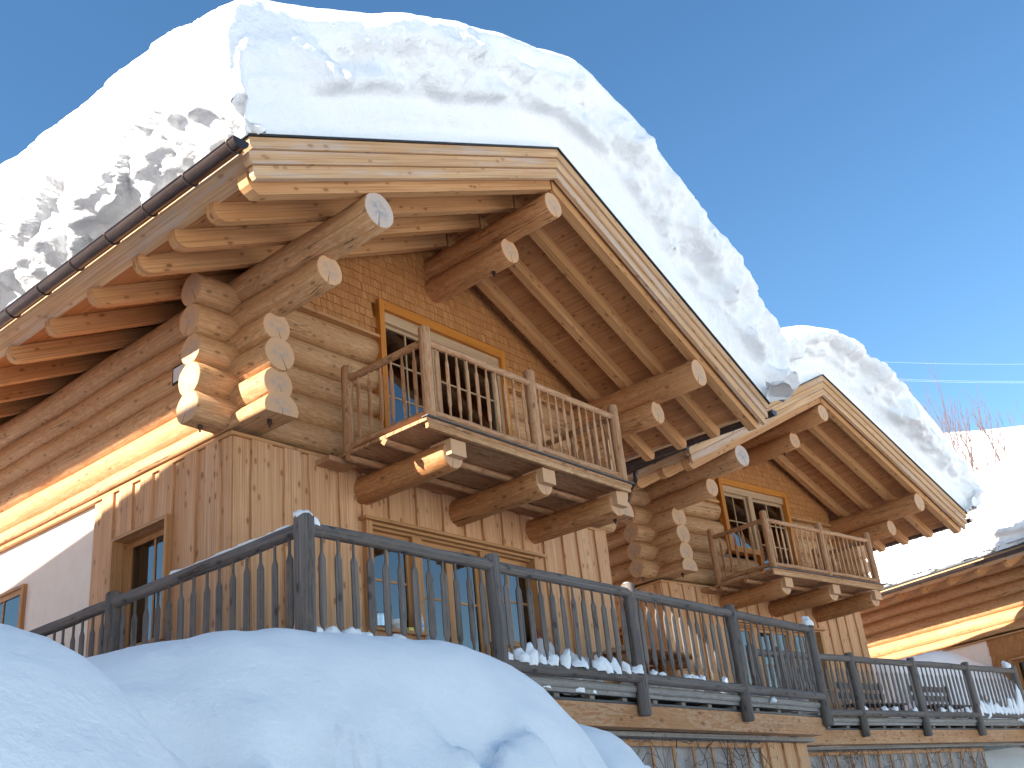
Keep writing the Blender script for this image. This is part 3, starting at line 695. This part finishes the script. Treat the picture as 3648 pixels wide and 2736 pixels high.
# ------------------------------------------------------------------ terraces and their railings
def terrace(loc, rz, x0, x1, side, label, railing_label, posts, seed, side_posts=(), wall_end=None):
    random.seed(seed); yf = -2.315; T = empty('terrace', loc, rz); tag(T, label, 'terrace', 'wooden terraces in front of the houses')
    mb = MB(); y = -2.2
    while y < -.02: mb.box(x0, x1, y, y + .135, -3.0, -2.955, 0); y += .14
    if side:
        x = x0
        while x < -.02: mb.box(x, min(x + .135, -.01), -.06, side, -3.0, -2.955, 1); x += .14
    mb.build('deck', 'greylight', T)
    mb = MB(); mb.tube(logpts((x0, -2.24, -2.985), (x1, -2.24, -2.985), .5, .01), .05, 10, 0, 0, .08); mb.box(x0, x1, -2.25, -2.19, -3.075, -3.03, 0); mb.build('edge_plank', 'greylight', T)
    x = x0 + .3
    while x < x1:
        mb = MB(); mb.box(x, x + .09, -2.19, -.1, -3.15, -3.078, 1); mb.build('joist', 'greylight', T); x += .62
    mb = MB(); mb.box(x0, x1, -2.26, -2.10, -3.155, -3.13, 0); mb.build('flashing', 'roofing', T)
    mb = MB(); c = .12; mb.prism([(x0, -3.40), (x1 - c, -3.40), (x1 - .0, -3.36), (x1, -3.157), (x0, -3.157)], 1, -2.25, -2.05, graindir=(1, 0)); mb.build('beam', 'beam', T)
    if side:
        mb = MB(); mb.box(x0, x0 + .2, -2.049, side, -3.40, -3.157, 1); mb.build('beam', 'beam', T)
    # basement wall below
    mb = MB(); mb.box(x0 + .1, wall_end or x1 - .35, -1.85, -1.6, -6.6, -3.41); mb.build('basement_wall', 'stone', T)
    mb = MB(); mb.box(x0, x1, -2.06, -.1, -3.46, -3.41, 0); mb.build('ceiling', 'greylight', T)
    if not wall_end: board_wall('y', -1.86, x1 - 1.35, x1 - .02, -6.5, -3.465, [], T, seed=seed, name='board_panel')
    # railing
    Rg = empty('terrace_railing', loc, rz); tag(Rg, railing_label, 'railing', 'grey terrace railings')
    pts = [(p, yf) for p in posts]
    allp = pts + [(-.953, y) for y in side_posts]
    for i, (x, y) in enumerate(allp):
        mb = MB(); big = (i == 0 and side)
        r = .088 if big else .078
        mb.tube(logpts((x, y, -3.282), (x, y, -1.786), .3, .012), r, 16, 0, 0, .05, cham=.02); mb.build('post', 'grey', Rg)
    def bay(p, q, n):
        p, q = Vector(p), Vector(q); d = (q - p); ang = math.atan2(d.y, d.x)
        up = V(0, 0, -1.90); lo = V(0, 0, -2.875); P3 = V(p.x, p.y, 0); Q3 = V(q.x, q.y, 0); u = (Q3 - P3).normalized()
        mb = MB(); mb.tube(logpts(P3 + up + u * .03, Q3 + up - u * .03, .35, .012), .060, 14, 0, 0, .10); mb.build('top_rail', 'grey', Rg)
        mb = MB(); mb.tube(logpts(P3 + lo + u * .03, Q3 + lo - u * .03, .35, .012), .060, 14, 0, 0, .10); mb.build('bottom_rail', 'grey', Rg)
        for i in range(1, n + 1):
            c_ = P3.lerp(Q3, i / (n + 1)); baluster(Rg, c_.x, c_.y, -2.84, -1.94, .080, .034, 'grey', ang)
    for a, b in zip(posts[:-1], posts[1:]): bay((a, yf), (b, yf), 12 if b - a > 1.8 else int((b - a) / .19))
    sp = [yf] + list(side_posts)
    for a, b in zip(sp[:-1], sp[1:]): bay((-.953, a), (-.953, b), int((b - a) / .195))
    return T, Rg
terrace((0, 0, 0), 0, -1.0, 8.62, 6.4, 'wooden terrace deck on an orange beam in front of the central house', 'long weathered grey railing with the tall corner post in front of the central house', [-.953, 1.453, 3.874, 6.252, 8.623], 21, (.605, 3.4, 6.3))
terrace((11.131, 1.59, .108), -.148, -.9, 9.3, 0, 'second terrace deck, set back at the right below the second house', 'grey railing of the second terrace, at the lower right', [-.75, 0.02, 2.26, 4.50, 6.75, 9.0], 22, wall_end=7.4)

# trellises and vines on the basement walls
def trellis(loc, rz, x0, x1, label, seed):
    random.seed(seed); T = empty('trellis', loc, rz); tag(T, label, 'trellis', 'garden trellises under the terraces')
    y = -1.93
    for z in (-3.52, -3.92, -4.32, -4.72): mb = MB(); mb.box(x0, x1, y - .018, y, z - .028, z + .028, 0); mb.build('batten', 'beam', T)
    x = x0 + .05
    while x < x1: mb = MB(); mb.box(x, x + .045, y + .001, y + .022, -5.0, -3.47, 2); mb.build('batten', 'beam', T); x += .46
    vn = empty('climbing_vine', loc, rz); tag(vn, 'bare brown vine tangled over ' + label.replace('wooden trellis', 'the trellis'), 'vine', 'bare vines on the trellises')
    mb = MB()
    for s_ in range(int((x1 - x0) * 34)):
        p = V(random.uniform(x0, x1), y - .03, random.uniform(-5.0, -3.5)); d = V(random.uniform(-1, 1), 0, random.uniform(-.3, 1)).normalized(); pts = [p.copy()]
        for k in range(random.randint(7, 16)):
            d = (d + V(random.uniform(-.5, .5), random.uniform(-.2, .2), random.uniform(-.5, .5))).normalized(); p = p + d * .07
            p.y = min(max(p.y, y - .10), y - .022); p.z = min(p.z, -3.44); p.x = min(max(p.x, x0 - .1), x1 + .1); pts.append(p.copy())
        r0 = random.uniform(.0025, .0065); mb.tube(pts, [r0 * (1 - .6 * i / len(pts)) for i in range(len(pts))], 4, caps=False)
    mb.build('stems', 'vine', vn)
trellis((0, 0, 0), 0, 2.6, 7.25, 'wooden trellis on the white wall under the main terrace', 31)
trellis((11.131, 1.59, .108), -.148, -.6, 7.35, 'wooden trellis on the white wall under the second terrace', 32)

# ------------------------------------------------------------------ ground, mounds, hill
def fold(x, y):
    A = noise.noise((x * .75, y * 1.3, 8)); B = noise.noise((x * 1.7, y * 2.6, 2)); Cn = noise.noise((x * 4, y * 5.5, 4))
    return .9 * A - .7 * float(sstep((B + .3 * A + .02) / .22)) + .45 * (abs(Cn) - .2) + .15
def hfield(name, x0, x1, y0, y1, ds, fn, mat, nz=.03, seed=0, rg=0, g0=-3.62):
    xs = np.arange(x0, x1 + 1e-6, ds); ys = np.arange(y0, y1 + 1e-6, ds); X, Y = np.meshgrid(xs, ys, indexing='ij'); Z = fn(X, Y)
    D = np.array([[noise.noise((x * .9 + seed, y * .9, 0)) + .4 * noise.noise((x * 2.6 + seed, y * 2.6, 3)) + .15 * noise.noise((x * 7 + seed, y * 7, 5)) + (rg * (abs(noise.noise((x * 1.9 + seed, y * 2.6, 8))) + .5 * abs(noise.noise((x * 4.3 + seed, y * 5.5, 8))) - .3) if rg else 0) for y in ys] for x in xs]) if not rg else np.array([[noise.noise((x * .9 + seed, y * .9, 0)) + .75 * noise.noise((x * 2.6 + seed, y * 2.6, 3)) + .35 * noise.noise((x * 6 + seed, y * 6, 5)) + .15 * noise.noise((x * 13 + seed, y * 13, 5)) + max(0, min(1, (g0 - Z[i, j]) / .45)) * rg * fold(x + seed, y) for j, y in enumerate(ys)] for i, x in enumerate(xs)])
    return grid_mesh(name, np.stack([X, Y, Z + nz * D], -1), mat)
def front_line(X): return np.where(X < 8.6, -2.0, np.where(X < 20, -2.0 - .15 * (X - 8.6) + 1.6 * sstep((X - 8.6) / 2.5), -2.2 - .33 * (X - 20)))
def gz(X, Y):
    t = sstep((Y - front_line(X) + .2) / 3.5)
    base = -6.2 + 3.2 * t
    hill = 16 * sstep((np.hypot(X - 8, Y - 2) - 30) / 60) * sstep((Y + .4 * X + 5) / 40)
    return base + hill
g = hfield('snow_ground', -60, 140, -60, 140, 1.0, gz, 'snowsoft', .05); g['kind'] = 'structure'
far = MB(); far.quad([(-2500, -2500, -7), (2500, -2500, -7), (2500, 2500, -7), (-2500, 2500, -7)], [(0, 0), (1, 0), (1, 1), (0, 1)])
fo = far.build('valley_ground', 'snowsoft'); fo['kind'] = 'structure'

def crest_mound(pts, yc, wf, wb, x0, x1, y0, y1, label, seed, ds=.05, nz=.042, floor=-6.6, pw=2.0, kn=5, g0=-3.66):
    px = [p[0] for p in pts]; pz = [p[1] for p in pts]
    def fn(X, Y):
        Zc = np.interp(X, px, pz)
        k = np.ones(kn) / kn
        Zc = np.apply_along_axis(lambda c: np.convolve(np.pad(c, kn // 2, mode='edge'), k, mode='valid'), 0, Zc)
        d = np.where(Y < yc, (yc - Y) / wf, (Y - yc) / wb)
        return floor + (Zc - floor) * np.exp(-np.abs(d) ** pw * .69)
    o = hfield('snow_mound', x0, x1, y0, y1, ds, fn, 'snowsoft', nz, seed, 6.0, g0); tag(o, label, 'snow mound', 'snow heaps in the foreground'); return o
crest_mound([(-6.2, -4.6), (-5, -3.95), (-4.11, -3.64), (-3.85, -3.55), (-3.47, -3.46), (-3.22, -3.41), (-2.95, -3.39), (-1.89, -3.36), (-1.3, -3.43), (-1.12, -3.52), (-.98, -3.7), (-.9, -3.88), (-.8, -4.12), (-.6, -4.6), (-.3, -5.5)],
            -4.5, 1.3, 1.5, -7, 1.6, -7.6, -2.5, 'large rounded blue-shaded snow mound in front of the corner of the railing', 3)
crest_mound([(-1.5, -4.6), (-.5, -3.95), (.0, -3.70), (.3, -3.72), (.55, -3.86), (.72, -4.1), (.9, -4.7), (1.2, -6)], -4.0, 1.2, 1.1, -2, 2.6, -7, -2.4, 'lower snow mound behind the large one, below the orange terrace beam', 9, g0=-3.95)
crest_mound([(-8.5, -4.1), (-6.5, -3.84), (-5.6, -3.9), (-5.4, -3.94), (-5.2, -4.0), (-5.12, -4.05), (-5.05, -4.13), (-4.95, -4.22), (-4.85, -4.32), (-4.75, -4.5), (-4.6, -4.9), (-4.4, -5.6)], -6.3, 1.25, 1.2, -9, -3.3, -8.6, -4.2, 'nearest snow mound in the lower left corner', 14, nz=.028, kn=3, g0=-4.2)

# snow bank between second and third house
def bankfn(X, Y):
    a = -2.95 + 2.0 * sstep((Y + 1.6) / 2.4) * sstep((X - 7.4) / 1.5) - .25 * np.sin(X * .9) * sstep((Y + 1.6) / 2.4)
    return a
bank = hfield('snow_bank', 7.2, 18, -2.1, 9, .15, bankfn, 'snowsoft', .06, 4); bank.location = (11.131, 1.59, .108); bank.rotation_euler = (0, 0, -.148)
tag(bank, 'bright snow bank between the second and the farthest house, behind the grey railing', 'snow bank')

# ------------------------------------------------------------------ neighbouring house to the left (outside the picture; it shades the foreground)
NX = -12.5
N0 = empty('neighbour_house', (NX, 0, 0)); tag(N0, 'neighbouring house to the left of the central house', 'house')
mb = MB(); mb.prism([(-2.6, -6.5), (2.6, -6.5), (2.6, 3.6), (0, 4.9), (-2.6, 3.6)], 1, -7.6, 13); mb.build('wall', 'plaster', N0)
mb = MB(); mb.prism([(-3.6, 3.35), (0, 5.1), (3.6, 3.35), (3.6, 3.1), (0, 4.85), (-3.6, 3.1)], 1, -8.6, 13.6); mb.build('roof', 'roofing', N0)
ys = np.linspace(-8.7, 13.5, 120); th = np.linspace(0, 1, 40); P = np.zeros((40, 120, 3))
for i, t in enumerate(th):
    a = math.pi * (1 - t)
    for j, y in enumerate(ys):
        E_ = min(3.02, 2.99 - .14 * (y - 3.97)); top = 3.2 + math.sqrt(max(.04, E_ * E_ - 3.42))
        P[i, j] = (NX + 3.7 * math.cos(a), y, 3.2 + (top - 3.2) * math.sin(a) ** 1.0)
o = grid_mesh('roof_snow', P[::-1], 'snow'); tag(o, 'snow on the roof of the neighbouring house to the left', 'snow', 'snow on the house roofs')

# ------------------------------------------------------------------ small things
exec_small = True
def lathe(name, prof, mat, parent=None, loc=(0, 0, 0), segs=20):
    mb = MB(); n = len(prof)
    for i in range(n - 1):
        for k in range(segs):
            a, b = 2 * math.pi * k / segs, 2 * math.pi * (k + 1) / segs
            (r0, z0), (r1, z1) = prof[i], prof[i + 1]
            mb.quad([(r0 * math.cos(a), r0 * math.sin(a), z0), (r0 * math.cos(b), r0 * math.sin(b), z0), (r1 * math.cos(b), r1 * math.sin(b), z1), (r1 * math.cos(a), r1 * math.sin(a), z1)], [(z0, a), (z0, b), (z1, b), (z1, a)], 0, True)
    o = mb.build(name, mat, parent); o.location = loc; return o
zs = -2.0
pot = lathe('cooking_pot', [(0, 0), (.075, 0), (.08, .01), (.08, .13), (.084, .132), (.084, .145), (.07, .152), (.02, .16), (.0, .16)], 'steel', None, (2.03, -.045, zs)); tag(pot, 'steel cooking pot with a lid on the left window sill', 'pot')
lathe('knob', [(.012, .155), (.006, .165), (.016, .185), (0, .19)], 'steel', pot)
bowl = lathe('bowl', [(.03, 0), (.05, .01), (.10, .06), (.115, .11), (.11, .11), (.09, .06), (0, .02)], 'ceramic', None, (2.33, -.03, zs)); tag(bowl, 'white bowl beside the steel pot on the window sill', 'bowl')
bt = lathe('bottle', [(0, 0), (.042, 0), (.044, .02), (.044, .17), (.03, .21), (.015, .235), (.015, .25)], 'vinegar', None, (2.70, -.06, zs)); tag(bt, 'clear plastic bottle with a blue label at the end of the sill', 'bottle', 'bottles on the window sills')
lathe('label', [(.0455, .03), (.0455, .12)], 'lblue', bt); lathe('cap', [(.017, .25), (.017, .275), (0, .275)], 'lblue', bt)
b2_ = lathe('bottle', [(0, 0), (.036, 0), (.04, .02), (.04, .14), (.028, .19), (.014, .21), (.014, .23)], 'lred', None, (4.98, -.05, zs)); tag(b2_, 'dark red sauce bottle with a white and orange label on the right sill', 'bottle', 'bottles on the window sills')
lathe('label', [(.0415, .02), (.0415, .11)], 'lorange', b2_); lathe('cap', [(.016, .23), (.016, .26), (0, .26)], 'lred', b2_)
mb = MB(); mb.box(-.04, .04, -.03, .03, 0, .035); sp_ = mb.build('sponge', 'yellow'); sp_.location = (2.52, -.055, zs + .002); tag(sp_, 'yellow sponge between the bowl and the bottle', 'sponge')
# framed plate on the side wall
mb = MB(); mb.box(-.05, -.035, .82, 1.12, .93, 1.16, 1); sg = mb.build('wall_plate_sign', 'signb'); tag(sg, 'small black framed plate on the log side wall behind the corner', 'sign')
mb = MB(); mb.box(-.053, -.0505, .845, 1.095, .955, 1.135, 1); mb.build('plate', 'signw', sg)

# log table and benches on the terraces
def log_table(loc, rz, label):
    T = empty('log_table', loc, rz); tag(T, label, 'table')
    for i, yy in enumerate((-.24, 0, .24)): mb = MB(); mb.tube([V(-.85, yy, .74), V(.85, yy, .74)], .125, 14, 0, 1, .04, .28); mb.build('table_plank', ['logdark', 'end'], T)
    for sx in (-.6, .6):
        mb = MB(); mb.tube([V(sx, 0, 0), V(sx, 0, .70)], .13, 14, 0, 1, .05); mb.build('leg', ['logdark', 'end'], T)
        mb = MB(); mb.tube([V(sx, -.35, .62), V(sx, .35, .62)], .06, 10, 0, 1, .05); mb.build('crosspiece', ['logdark', 'end'], T)
log_table((6.1, -1.0, -2.955), .03, 'log table with a split-trunk top behind the railing of the central house')
def bench(loc, rz, label, mat='grey'):
    B = empty('bench', loc, rz); tag(B, label, 'bench')
    for i in range(3): mb = MB(); mb.box(-.9, .9, -.22 + i * .15, -.09 + i * .15, .42, .455, 0); mb.build('seat_slat', mat, B)
    for z in (.60, .80): mb = MB(); mb.box(-.9, .9, .24, .265, z, z + .12, 0); mb.build('back_slat', mat, B)
    for sx in (-.75, .75):
        mb = MB(); mb.box(sx - .04, sx + .04, -.2, -.13, 0, .42, 2); mb.build('leg', mat, B); mb = MB(); mb.box(sx - .04, sx + .04, .2, .24, 0, .95, 2); mb.build('leg', mat, B)
bench((7.9, -.55, -2.955), .0, 'dark wooden bench in the corner of the main terrace', 'balc')
for i, (lx, lab) in enumerate(((4.7, 'grey slatted bench behind the second railing, left of two'), (7.6, 'grey slatted bench behind the second railing, right of two, deep in snow'))):
    ca, sa = math.cos(-.148), math.sin(-.148); ly = -1.2
    bench((11.131 + lx * ca - ly * sa, 1.59 + lx * sa + ly * ca, .108 - 2.955), -.148, lab)

# snow clumps pressed between the balusters
def clump(x, y, z, r, h, label, org=(0, 0, 0), rz=0, group='snow clumps along the bottom rails'):
    n, m_ = 14, 9; P = np.zeros((n + 1, m_, 3)); sd = random.random() * 50; lx, ly = random.uniform(-.3, .3), random.uniform(-.2, .2)
    for i in range(n + 1):
        a = -2 * math.pi * (i % n) / n
        for j in range(m_):
            b = j / (m_ - 1) * math.pi * .62; q = V(math.cos(a) * math.sin(b), math.sin(a) * math.sin(b), math.cos(b)); k = 1 + .38 * noise.noise(q * 1.6 + V(sd, 0, 0))
            P[i, j] = (q.x * r * k + lx * q.z * h, q.y * r * .9 * k + ly * q.z * h, q.z * h * k)
    o = grid_mesh('snow_clump', P, 'snowsoft'); ca, sa = math.cos(rz), math.sin(rz)
    o.location = (org[0] + x * ca - y * sa, org[1] + x * sa + y * ca, org[2] + z); o.rotation_euler = (0, 0, rz)
    tag(o, label, 'snow clump', group)
random.seed(5)
CL = 'small snow clump caught between the grey balusters above the bottom rail of the main terrace'
CL2 = 'small snow clump on the bottom rail of the second terrace railing'
xs = [-.953 + 2.406 * i / 13 + .09 for i in range(13)]
for x in xs[:6]: clump(x, -2.31, -2.80, .10, random.uniform(.06, .10), CL)
for i in range(13): clump(1.453 + 2.42 * (i + .5 + random.uniform(-.2, .2)) / 13, -2.31, -2.81, random.uniform(.055, .105), random.uniform(.06, .19), CL)
for i in (1, 2, 5, 6, 7, 10): clump(3.874 + 2.38 * (i + .5) / 13, -2.31, -2.81, random.uniform(.04, .08), random.uniform(.03, .09), CL)
for i in (3, 4, 5, 6, 7, 8): clump(1.6 + .2 * i, -2.12, -2.93, .14, random.uniform(.25, .38), 'taller snow lump heaped on the deck behind the balusters of the main terrace', group='snow lumps on the terrace deck')
for i in range(8): clump(4.0 + .27 * i, -2.1, -2.95, .16, random.uniform(.10, .2), 'taller snow lump heaped on the deck behind the balusters of the main terrace', group='snow lumps on the terrace deck')
for i in range(7): clump(6.4 + .3 * i, -2.1, -2.95, .16, random.uniform(.10, .2), 'taller snow lump heaped on the deck behind the balusters of the main terrace', group='snow lumps on the terrace deck')
for i in range(12):
    if i % 3 != 1: clump(2.4 + .36 * i, -2.3, -2.80, .07, random.uniform(.05, .09), CL2, (11.131, 1.59, .108), -.148)
for i in range(12): clump(6.75 + 2.25 * (i + .5) / 12, -2.3, -2.80, .085, random.uniform(.14, .34) if i < 10 else random.uniform(.45, .6), CL2, (11.131, 1.59, .108), -.148)
clump(7.0, -2.33, -3.0, .05, .05, 'snow drip hanging from the edge of the main deck near its right end', group='snow drips under the deck')
# snow strips lying on the rails and the corner post
def strip(p, q, r, label):
    p, q = Vector(p), Vector(q); L = (q - p).length; n = int(L / .03); mb = MB()
    pts = [p.lerp(q, i / n) for i in range(n + 1)]; rad = [max(.003, r * (.55 + .8 * noise.noise((i * .11, p.x, 3)) + .25 * noise.noise((i * .6, 2, p.y))) * min(1, i / 3, (n - i) / 3)) for i in range(n + 1)]
    mb.tube(pts, rad, 10, 0, 0, .2, .55); o = mb.build('rail_snow', 'snowsoft'); tag(o, label, 'snow', 'thin snow lying on the top rails')
strip((-.96, -2.2, -1.842), (-.96, -.35, -1.842), .045, 'thin snow strip on the side rail running up to the corner post')
strip((-.85, -2.31, -1.846), (.6, -2.31, -1.846), .030, 'thin snow dusting on the front rail just right of the corner post')
clump(-.953, -2.315, -1.80, .085, .05, 'small snow cap on top of the tall corner post', group='snow caps on posts')
clump(-.86, -2.33, -1.85, .05, .06, 'snow lump at the joint right of the corner post', group='snow caps on posts')
clump(8.55, -2.35, -1.83, .09, .11, 'snow cap on the last post of the main terrace railing', group='snow caps on posts')
clump(8.75, -2.3, -1.80, .10, .12, 'snow cap on the last post of the second terrace railing', (11.131, 1.59, .108), -.148, group='snow caps on posts')
clump(3.874, -2.315, -1.79, .05, .02, 'thin snow cap on the third post from the left of the front railing', group='snow caps on posts')

# ------------------------------------------------------------------ bare trees behind, power lines
def bare_tree(x, y, z, h, label, seed):
    rnd = random.Random(seed); T = empty('bare_tree', (x, y, z)); tag(T, label, 'tree', 'bare trees behind the houses')
    tr = MB(); tw = MB()
    def grow(p, d, L, r, lev, mb):
        pts = [p]; n = 5
        for i in range(n):
            d = (d + V(rnd.uniform(-.13, .13), rnd.uniform(-.13, .13), rnd.uniform(-.02, .16))).normalized(); p = p + d * L / n; pts.append(p)
            if lev < 3 and i > 0:
                for _ in range(1 if lev else 2):
                    if rnd.random() < .6:
                        dd = (d + V(rnd.uniform(-.6, .6), rnd.uniform(-.6, .6), rnd.uniform(.2, .7))).normalized(); grow(p, dd, L * rnd.uniform(.4, .6), r * .5, lev + 1, tw)
        mb.tube(pts, [max(.004, r * (1 - .75 * i / n)) for i in range(n + 1)], 4, caps=False)
    for k in range(rnd.randint(2, 4)): grow(V(rnd.uniform(-.3, .3), rnd.uniform(-.3, .3), 0), V(rnd.uniform(-.2, .2), rnd.uniform(-.2, .2), 1).normalized(), h * rnd.uniform(.6, 1), .035, 0, tr)
    tr.build('trunk', 'twig', T); tw.build('twigs', 'twig', T)
def at(u, v, D):
    d = CR * ((u - 1824) / 3794.8) - CU * ((v - 1368) / 3794.8) + CF; return CP + d * (D / math.hypot(d.x, d.y))
# hill ridge behind the farthest house
def hillfn(X, Y): return 13.6 * np.exp(-((X - 0) / 26) ** 2) + .0 * Y
for i, (u, v, D, h) in enumerate(((3310, 1640, 55, 4.4), (3400, 1660, 54, 4.6), (3465, 1690, 52, 5.0), (3500, 1720, 54, 5.2), (3540, 1720, 50, 4.6), (3590, 1680, 53, 4.4), (3635, 1700, 52, 3.6))):
    p = at(u, v, D)
    names_ = ['leftmost bare shrub-like tree rising behind the roof snow', 'second bare tree from the left behind the roof snow', 'third bare tree from the left behind the roof snow', 'dense reddish bare tree in the middle of the clump', 'bare tree right of the densest one, in front of the white hill', 'second bare tree from the right edge, on the white hill', 'bare tree at the right edge of the picture']
    bare_tree(p.x, p.y, p.z - .8, h * .74, names_[i], 60 + i)
# snow hill: smooth rise whose crest passes behind the trees
c0 = at(3550, 1562, 75)
ng, mg = 90, 60; P = np.zeros((ng, mg, 3)); right = Vector((CR.x, CR.y, 0)).normalized(); fw = Vector((-right.y, right.x, 0))
for i in range(ng):
    a = -70 + 160 * i / (ng - 1)
    for j in range(mg):
        b = -38 + 70 * j / (mg - 1)
        zt = c0.z - 6 * (a / 60) ** 2 * (1 if a < 0 else .4) + .35 * noise.noise((a * .12, 3, 0))
        t = min(1, max(0, (b + 38) / 38)); hz = -3 + (zt + 3) * (t * t * (3 - 2 * t)) if b < 0 else zt - .02 * b * b
        q = Vector((c0.x, c0.y, 0)) + right * a + fw * b
        P[i, j] = (q.x, q.y, hz + .25 * noise.noise((a * .3, b * .3, 1)))
hill = grid_mesh('snow_hill', P, 'snowsoft'); hill['kind'] = 'structure'
for k, (v0, v1) in enumerate(((1262, 1285), (1318, 1348), (1323, 1353))):
    a, b = at(2700, v0 - 4, 48), at(3900, v1 + 8, 42); L = (b - a)
    pts = [a + L * t + V(0, 0, -.25 * 4 * t * (1 - t)) for t in lin(-.4, 1.4, 24)]
    mb = MB(); mb.tube(pts, .0024, 5, caps=False); o = mb.build('power_line', 'cable')
    tag(o, ('upper pale power line crossing the sky above the other two', 'middle pale power line, upper wire of the lower pair', 'lowest pale power line, lower wire of the lower pair')[k], 'power line', 'power lines across the sky')
